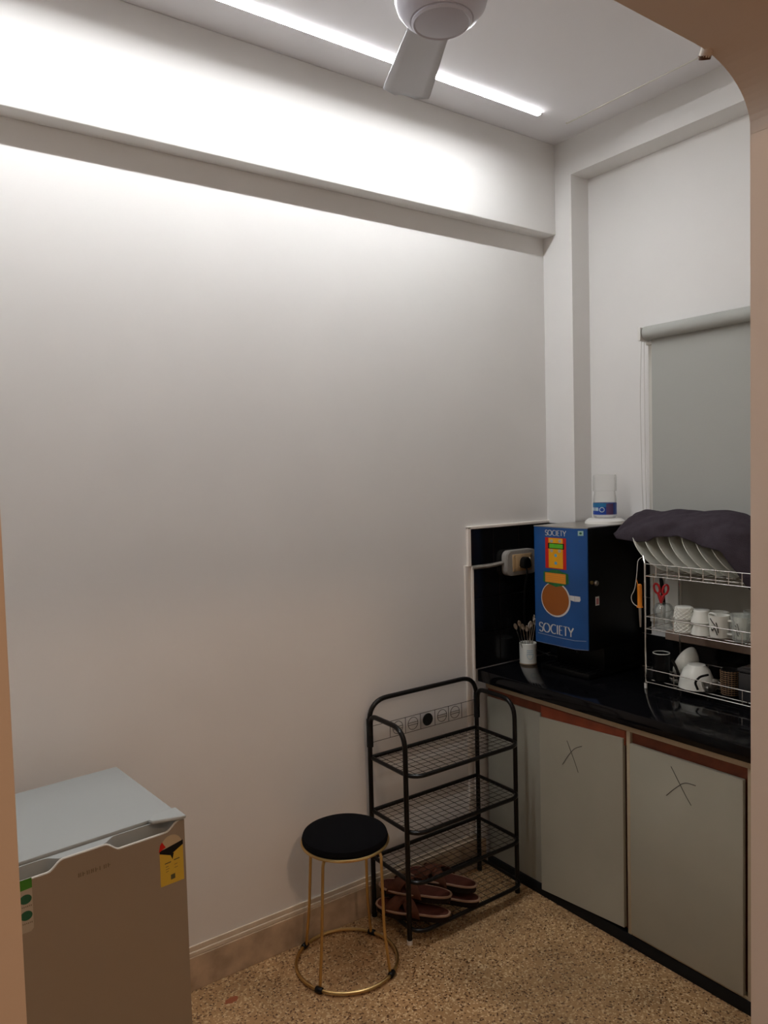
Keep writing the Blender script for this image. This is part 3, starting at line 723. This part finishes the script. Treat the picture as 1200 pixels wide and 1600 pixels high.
# ================================================================== ROLLER BLIND
rb = thing('roller_blind', 'grey roller blind hanging from a tube over the kitchen window', 'blind', (.065, -.93, 2.21))
zr = 2.208
b = nb(); tube(b, [(.062, -.478, zr), (.062, -1.45, zr)], .027, 24); obj('roller_tube', b, 'blind', rb)
b = nb(); box(b, .0765, .0780, -1.44, -.494, 1.36, zr+.01); obj('fabric', b, 'blind', rb, False)
b = nb(); box(b, .070, .082, -1.44, -.494, 1.345, 1.362, .003); obj('bottom_rail', b, 'bone', rb)
for y in (-.462, -1.455):
    b = nb(); box(b, .035, XW, y-.010, y+.004, zr-.030, zr+.024, .004); box(b, .09, XW, y-.03, y+.006, zr-.042, zr-.028, .003); br = obj('bracket', b, 'bone', rb)
b = nb()
tube(b, fillet([(.070, -.452, zr-.02), (.072, -.442, 1.95), (.074, -.447, 1.60), (.075, -.452, 1.46), (.078, -.458, 1.452), (.076, -.466, 1.46), (.074, -.462, 1.70), (.070, -.464, 2.0), (.068, -.466, zr-.02)], .02), .0013, 6); obj('pull_cord', b, 'cord', rb)

# ================================================================== DISH RACK
dr = thing('dish_rack', 'three-tier chrome wire dish rack standing on the black worktop', 'dish rack', (-.05, -.88, .847))
X0r, X1r, Y0r, Y1r = -.165, .055, -.627, -1.19
wr = .0019
for y in (Y0r, Y1r):
    b = nb(); tube(b, fillet([(X0r, y, .852), (X0r, y, 1.318), (X0r+.012, y+.016, 1.345)], .01), .0036, 8); tube(b, [(X1r, y, .852), (X1r, y, 1.36)], .0036, 8)
    for z in (.872, .921, 1.073, 1.119, 1.271): tube(b, [(X0r, y, z), (X1r, y, z)], wr, 6)
    o = obj('side_frame', b, 'chrome', dr)
    for x in (X0r, X1r): obj('foot', tube(nb(), [(x, y, .8475), (x, y, .866)], .0055, 10), 'bone', o)
for nm, zs in (('bottom', (.872, .921)), ('middle', (1.073, 1.119)), ('top', (1.271, 1.316))):
    b = nb()
    for z in zs:
        tube(b, [(X0r, Y0r, z), (X0r, Y1r, z)], wr, 6)
        tube(b, [(X1r, Y0r, z), (X1r, Y1r, z)], wr, 6)
    n = 6 if nm != 'top' else 3
    for i in range(1, n): tube(b, [(X0r+(X1r-X0r)*i/n, Y0r, zs[0]-.0005), (X0r+(X1r-X0r)*i/n, Y1r, zs[0]-.0005)], .0016, 6)
    k = 2 if nm != 'top' else 11
    for i in range(1, k+1):
        y = Y0r+(Y1r-Y0r)*i/(k+1); y = -.745 if nm != 'top' and i == 1 else y
        tube(b, [(X0r, y, zs[1]), (X0r, y, zs[0]), (X1r, y, zs[0]), (X1r, y, zs[1])], .0016, 6)
    obj('tier', b, 'chrome', dr)

# plates leaning in the top tier
pt = None
pn = ['first from the left', 'second from the left', 'third from the left', 'fourth from the left', 'fifth from the left', 'sixth from the left', 'seventh from the left', 'eighth from the left']
for i in range(8):
    loc = (-.033, -.640-.0525*i, 1.275)
    lab = 'white plate leaning in the top tier under the towel, '+pn[i]
    tilt = math.radians(-60)
    if pt is None:
        pt = thing('plate', lab, 'plate', loc, 0, 'white plates leaning in the top tier')
        mx = Matrix.Rotation(tilt, 4, 'X') @ Matrix.Translation((0, .106, 0))
        mx = Matrix.Rotation(math.radians(61), 4, 'X') @ Matrix.Translation((0, 0, 0)) 
        # disc standing on its rim, top leaning towards +y
        mx = Matrix.Rotation(math.radians(52), 4, 'X') @ Matrix.Translation((0, .106, 0))
        bm = lathe(nb(), [(0, .002), (.060, .002), (.080, .004), (.100, .007), (.108, .008), (.108, .006), (.078, .001), (.060, -.002), (0, -.002)], seg=48, mx=mx)
        obj('plate_disc', bm, 'plate', pt, local=True)
    else: dup(pt, loc, 0, lab)

# towel draped over the plates
def towel():
    bm = nb()
    ridge = [(-.425, 1.418), (-.455, 1.462), (-.485, 1.488), (-.53, 1.500), (-.70, 1.503), (-.86, 1.506), (-.92, 1.498), (-.97, 1.472), (-1.02, 1.44), (-1.08, 1.40), (-1.14, 1.36)]
    hem = [(-.425, 1.400), (-.482, 1.401), (-.56, 1.396), (-.617, 1.398), (-.68, 1.415), (-.746, 1.422), (-.80, 1.408), (-.856, 1.387), (-.924, 1.374), (-.961, 1.322), (-1.003, 1.263), (-1.05, 1.20), (-1.14, 1.14)]
    def it(T, y):
        if y >= T[0][0]: return T[0][1]
        for (a, b_), (c, d) in zip(T, T[1:]):
            if a >= y >= c: t = (a-y)/(a-c); t = t*t*(3-2*t)*.5+t*.5; return b_+(d-b_)*t
        return T[-1][1]
    NY, NX = 90, 30; rows = []
    for j in range(NY+1):
        row = []
        for i in range(NX+1):
            s = i/NX           # 0 back, 1 front hem
            xa = .085-.21*s; y = min(-.432, -.39+.77*min(xa, 0))-.68*j/NY; zr_ = it(ridge, y+(.02*s if j < 12 else 0)); zh = it(hem, y)
            if s < .35:
                t = s/.35; x = .085-.09*t; z = zr_-.16*(1-t)**2.2
            elif s < .5:
                t = (s-.35)/.15; x = -.005-.045*t; z = zr_-.010*t*t*min(1, (zr_-zh)/.06)
            else:
                t = (s-.5)/.5; zt = zr_-.010*min(1, (zr_-zh)/.06); x = -.05-.085*math.sin(t*PI/2); z = zt+(zh-zt)*(t**1.35)
            n_ = noise.noise(Vector((x*9, y*9+z*5, 2.3)))*.018+noise.noise(Vector((x*22, y*16+x*22, z*14)))*.014
            nz = noise.noise(Vector((y*14+x*10, x*6, 9.1)))*.006
            row.append(bm.verts.new((x-n_*(.4+s), y+nz*.5+(.035*(s-.6) if j < 8 else 0)*(1-j/8 if j < 8 else 0), z+n_*.5)))
        rows.append(row)
    for p_, q_ in zip(rows, rows[1:]):
        for k in range(NX): bm.faces.new((p_[k], p_[k+1], q_[k+1], q_[k]))
    return bm
o = obj('towel', towel(), 'towel'); tag(o, 'dark purple-grey towel draped over the plates on the dish rack', 'towel')
md = o.modifiers.new('thickness', 'SOLIDIFY'); md.thickness = .006; md.offset = 1
md = o.modifiers.new('smooth', 'SUBSURF'); md.levels = 1; md.render_levels = 1

# ---- cups and glasses
def cup_profile(r0, r1, h, th=.003): return [(0, 0), (r0*.85, 0), (r0, .003), (r0+(r1-r0)*.45, h*.5), (r1, h), (r1-th, h), (r0-th+(r1-r0)*.45, h*.5), (r0-th, .006), (0, .005)]
FLIP = (PI, 0, 0)
def make_cup(name, label, cat, loc, m, r0, r1, h, handle=True, rz=0, inv=False, group=None, mm=None, seg=36):
    # inverted cups stand on their rim
    t = thing(name, label, cat, loc, rz, group)
    pr = cup_profile(r0, r1, h)
    if inv: pr = [(r, h-z) for r, z in pr]
    obj('cup_body' if handle else 'body', lathe(nb(), pr, seg=seg), m, t, local=True)
    if handle:
        rr_ = (r0+r1)/2; b = nb(); a, c = (h*.80, h*.22)
        tube(b, fillet([(rr_*.97, 0, a), (rr_+.022, 0, a), (rr_+.022, 0, c), (rr_*.93, 0, c)], .012, 6), .0042, 8)
        obj('handle', b, m, t, local=True)
    return t
ZM = 1.0755
gm = 'white cups on the middle tier'
def weave(t, r0, r1, h, m, inv=True):
    b = nb(); n = 12
    for s in (-1, 1):
        for k in range(n):
            pts = []
            for i in range(9):
                q = i/8; z = h*(.08+.84*q); r = (r1+(r0-r1)*q if inv else r0+(r1-r0)*q)+.0003; a = 2*PI*k/n+s*q*1.6
                pts.append((r*math.cos(a), r*math.sin(a), z))
            tube(b, pts, .0019, 4)
    obj('relief_pattern', b, m, t, local=True)
c1 = make_cup('embossed_cup', 'lower of two stacked white cups with diamond relief', 'cup', (-.118, -.757, ZM), 'white', .030, .034, .046, False, inv=True, group=gm); weave(c1, .030, .034, .046, 'white')
c2 = dup(c1, (-.118, -.757, ZM+.0465), .3, 'upper of two stacked white cups with diamond relief')
c3 = make_cup('mug', 'lower of two stacked plain white mugs beside the relief cups', 'mug', (-.112, -.822, ZM), 'white', .025, .036, .043, True, math.radians(-88), True, gm)
c4 = dup(c3, (-.112, -.822, ZM+.0435), math.radians(-80), 'upper of two stacked plain white mugs beside the relief cups')
c5 = make_cup('mug', 'white mug with black twig print at the front of the middle tier', 'mug', (-.118, -.893, ZM), 'white', .030, .036, .080, True, math.radians(-92), False, gm)
b = nb()
for pts in ([(190, .070), (205, .058), (222, .046)], [(205, .030), (215, .040), (226, .026), (232, .014)], [(226, .058), (234, .040), (238, .022)], [(196, .035), (204, .026)]):
    tube(b, [(.0352*math.cos(math.radians(a+60))*(.92+z*1.4), .0352*math.sin(math.radians(a+60))*(.92+z*1.4), z) for a, z in pts], .0018, 5)
obj('twig_print', b, 'ink', c5, local=True)
c6 = dup(c5, (-.085, -.955, ZM), math.radians(-100), 'white mug behind and right of the twig-print mug, half hidden by glasses')
make_cup('bowl', 'wide white bowl upside down behind the relief cups', 'bowl', (-.020, -.762, ZM), 'white', .035, .055, .070, False, 0, True)
c8 = make_cup('mug', 'white mug at the back of the middle tier left of centre', 'mug', (-.020, -.832, ZM), 'white', .030, .036, .070, True, math.radians(200), False, gm)
dup(c8, (-.020, -.912, ZM), .4, 'white mug at the back of the middle tier right of centre')
def glass(label, loc, r0=.026, r1=.032, h=.095):
    t = make_cup('drinking_glass', label, 'glass', loc, 'glass', r0, r1, h, False, 0, False, 'clear glasses on the middle tier', seg=28)
    b = nb(); n = 10
    for k in range(n):
        a = 2*PI*k/n; tube(b, [(r0*1.01*math.cos(a), r0*1.01*math.sin(a), .006), (r0*1.08*math.cos(a), r0*1.08*math.sin(a), h*.55)], .0012, 4)
    obj('fluting', b, 'glass', t, local=True); return t
g1 = glass('clear fluted glass at the front right of the middle tier', (-.120, -.972, ZM))
dup(g1, (-.045, -.975, ZM), 0, 'clear fluted glass at the back right of the middle tier')
dup(g1, (-.112, -1.045, ZM), 0, 'clear fluted glass at the right end of the middle tier')
# glass jar with scissors, knife and spatula
jc = (-.112, -.668, ZM)
jar = thing('glass_jar', 'clear round glass jar holding scissors at the left of the middle tier', 'jar', jc)
obj('jar_body', lathe(nb(), [(0, 0), (.030, 0), (.033, .003), (.030, .012), (.026, .030), (.028, .038), (.036, .052), (.038, .066), (.034, .080), (.026, .088), (.024, .090), (.022, .088), (.030, .079), (.035, .066), (.033, .052), (.024, .040), (0, .036)], seg=36), 'glass', jar, local=True)
def scissors():
    t = thing('scissors', 'red-handled scissors standing handles up in the glass jar', 'scissors', (jc[0], jc[1], ZM+.045))
    u = Vector((.55, -.83, 0)).normalized()       # width direction facing the room
    c0 = Vector((jc[0]-.004, jc[1]+.006, 0))
    P = lambda a, z: c0+u*a+Vector((0, 0, z))
    for s, tilt in ((-1, 0), (1, 1)):
        b = nb(); ce = (s*.015, 1.222-(.004 if s > 0 else 0))
        pts = []
        for i in range(20):
            a = 2*PI*i/20; x = .0095*math.cos(a); z = .0185*math.sin(a); th = -s*.25
            pts.append(P(ce[0]+x*math.cos(th)-z*math.sin(th), ce[1]+x*math.sin(th)+z*math.cos(th)))
        tube(b, pts, .0042, 8, True)
        tube(b, [P(ce[0]-s*.004, ce[1]-.018), P(s*.003, 1.185), P(-s*.001, 1.168)], .0062, 8, radii=[.0042, .0075, .0055])
        h = obj('handle', b, 'scissor', t)
        b = nb(); prism(b, [(-s*.004, 1.172), (s*.004, 1.172), (-s*.001, 1.115)], lambda a, z, q: P(a, z)+Vector((q, q*.6, 0)), .0008*s, .0008*s+.0012); obj('blade', b, 'steel', t)
scissors()
kn = thing('kitchen_knife', 'black-handled knife standing at the left end of the middle tier', 'knife', (-.075, -.645, ZM+.03))
b = nb(); tube(b, [(-.088, -.640, 1.262), (-.086, -.643, 1.245), (-.082, -.650, 1.160), (-.081, -.651, 1.150)], .007, 8, radii=[.005, .0075, .0065, .005]); obj('handle', b, 'black', kn)
b = nb(); prism(b, [(-.090, 1.152), (-.072, 1.152), (-.074, 1.10), (-.080, 1.082), (-.090, 1.10)], lambda a, z, q: (a, -.651+q, z), -.0008, .0008); obj('blade', b, 'steel', kn)
b = nb(); prism(b, [(-.012, 0), (.012, 0), (.014, .03), (.007, .06), (.006, .15), (.012, .20), (.012, .215), (-.012, .215), (-.012, .2), (-.006, .15), (-.007, .06), (-.014, .03)], lambda a, z, q: (-.118+a*.5, -.612-.020+a*.3+q, ZM+.001+z*.92), -.002, .002)
o = obj('wooden_spatula', b, 'wood'); tag(o, 'pale wooden spatula upright behind the orange lighter on the dish rack', 'spatula')

# orange gas lighter on a cord
gl = thing('gas_lighter', 'orange-handled kitchen lighter hanging on a pale cord at the rack post', 'lighter', (-.176, -.611, 1.20))
b = nb(); tube(b, [(-.176, -.611, 1.240), (-.176, -.611, 1.236), (-.176, -.612, 1.200), (-.176, -.612, 1.160), (-.176, -.612, 1.152)], .008, 12, radii=[.005, .0085, .0088, .0088, .012]); obj('handle', b, 'ltorange', gl)
b = nb(); tube(b, [(-.176, -.612, 1.153), (-.176, -.613, 1.120), (-.176, -.614, 1.078)], .004, 10, radii=[.0052, .0048, .0030]); obj('metal_tip', b, 'steel', gl)
b = nb(); tube(b, [(-.178, -.605, 1.238), (-.180, -.601, 1.256)], .0016, 6); obj('trigger', b, 'ltorange', gl)
b = nb(); tube(b, fillet([(-.165, -.618, 1.342), (-.172, -.602, 1.33), (-.174, -.598, 1.27), (-.176, -.590, 1.215), (-.178, -.574, 1.19), (-.178, -.580, 1.165), (-.177, -.604, 1.153)], .02), .0015, 6); obj('cord', b, 'cord', gl)

# ---- bottom tier
ZB = .8745
bc = thing('tumbler', 'black tumbler with pale rim at the left of the bottom tier', 'tumbler', (-.115, -.660, ZB))
obj('tumbler_body', lathe(nb(), [(0, 0), (.026, 0), (.029, .004), (.031, .103), (.028, .103), (.027, .01), (0, .008)], seg=32), 'black', bc, local=True)
b = nb(); tube(b, [(.0298*math.cos(i*PI/16), .0298*math.sin(i*PI/16), .1045) for i in range(32)], .0017, 6, True); obj('rim', b, 'white', bc, local=True)
bw = thing('rice_bowl', 'white bowl upside down at the front of the bottom tier', 'bowl', (-.100, -.795, ZB))
pb = [(0, .085), (.022, .085), (.030, .084), (.032, .080), (.045, .066), (.056, .040), (.061, .012), (.063, .002), (.060, .002), (.056, .012), (.050, .04), (.03, .072), (0, .078)]
obj('bowl_shell', lathe(nb(), pb, seg=44), 'white', bw, local=True)
for k, (lc, rot, lab) in enumerate((((-.052, -.735, ZB+.058), (math.radians(-62), math.radians(14), 0), 'white bowl standing on edge just behind the upside-down bowl'), ((-.030, -.722, ZB+.062), (math.radians(-66), math.radians(10), 0), 'white bowl standing on edge, rearmost of the bottom tier'))):
    t = thing('rice_bowl', lab, 'bowl', lc); t.rotation_euler = rot
    obj('bowl_shell', lathe(nb(), [(0, -.020), (.022, -.020), (.024, -.015), (.045, -.004), (.056, .014), (.058, .022), (.055, .022), (.042, .002), (0, -.014)], seg=44), 'white', t, local=True)
t = thing('ladle_handle', 'black curved utensil handle between the tumbler and the white bowl', 'utensil', (-.12, -.728, ZB)); 
obj('curved_handle', tube(nb(), fillet([(-.128, -.712, .965), (-.126, -.722, .950), (-.124, -.738, .918), (-.124, -.744, .880)], .02), .006, 8, radii=None), 'black', t)
t.name = 'serving_spoon'
obj('spoon_bowl', lathe(nb(), [(0, 0), (.012, .004), (.016, .012), (.014, .012), (0, .002)], (-.122, -.722, ZB+.002), 20), 'steel', t)
t = thing('steel_strainer', 'small steel scoop with black handle right of the upside-down bowl', 'scoop', (-.10, -.868, ZB))
obj('scoop_bowl', lathe(nb(), [(0, 0), (.018, .002), (.027, .018), (.030, .040), (.027, .040), (.016, .006), (0, .004)], (-.118, -.856, ZB+.001), 24), 'steel', t)
obj('handle', tube(nb(), fillet([(-.135, -.862, .940), (-.160, -.846, .935), (-.161, -.826, .910), (-.158, -.836, .885)], .01), .0042, 8), 'black', t)
t.name = 'scoop'
wk = thing('woven_tumbler', 'brown woven tumbler on the bottom tier beside the smoked container', 'tumbler', (-.105, -.925, ZB))
obj('body', lathe(nb(), [(0, 0), (.026, 0), (.028, .004), (.031, .092), (.028, .092), (.026, .008), (0, .006)], seg=32), 'blackmatte', wk, local=True)
b = nb()
for k in range(18):
    a = 2*PI*k/18; tube(b, [((.0275+.0033*i/10)*math.cos(a), (.0275+.0033*i/10)*math.sin(a), .006+.0085*i) for i in range(11)], .0011, 4)
for i in range(12):
    r = .0283+.0033*i/12; tube(b, [((r+.0008*(k % 2))*math.cos(k*PI/18), (r+.0008*(k % 2))*math.sin(k*PI/18), .008+.0072*i) for k in range(36)], .0013, 4, True)
obj('wicker_weave', b, 'wicker', wk, local=True)
ct = thing('storage_container', 'smoked plastic container at the right of the bottom tier', 'container', (-.100, -1.005, ZB))
b = nb(); box(b, -.035, .035, -.045, .035, 0, .098, .006); obj('box', b, 'dkglass', ct, local=True)
b = nb(); box(b, -.037, .037, -.047, .037, .098, .112, .004); obj('lid', b, 'dkglass', ct, local=True)

# old reddish stain on the floor in front of the skirting
b = nb(); random.seed(5); n = 18
b.faces.new([b.verts.new((-1.649+(.016+.010*random.random())*math.cos(2*PI*i/n)*1.1, -.128+(.010+.008*random.random())*math.sin(2*PI*i/n), .0008)) for i in range(n)])
o = obj('floor_stain', b, mat('red_stain', (.30, .085, .035), .6), None, False); tag(o, 'small reddish stain on the terrazzo floor between fridge and stool', 'stain')
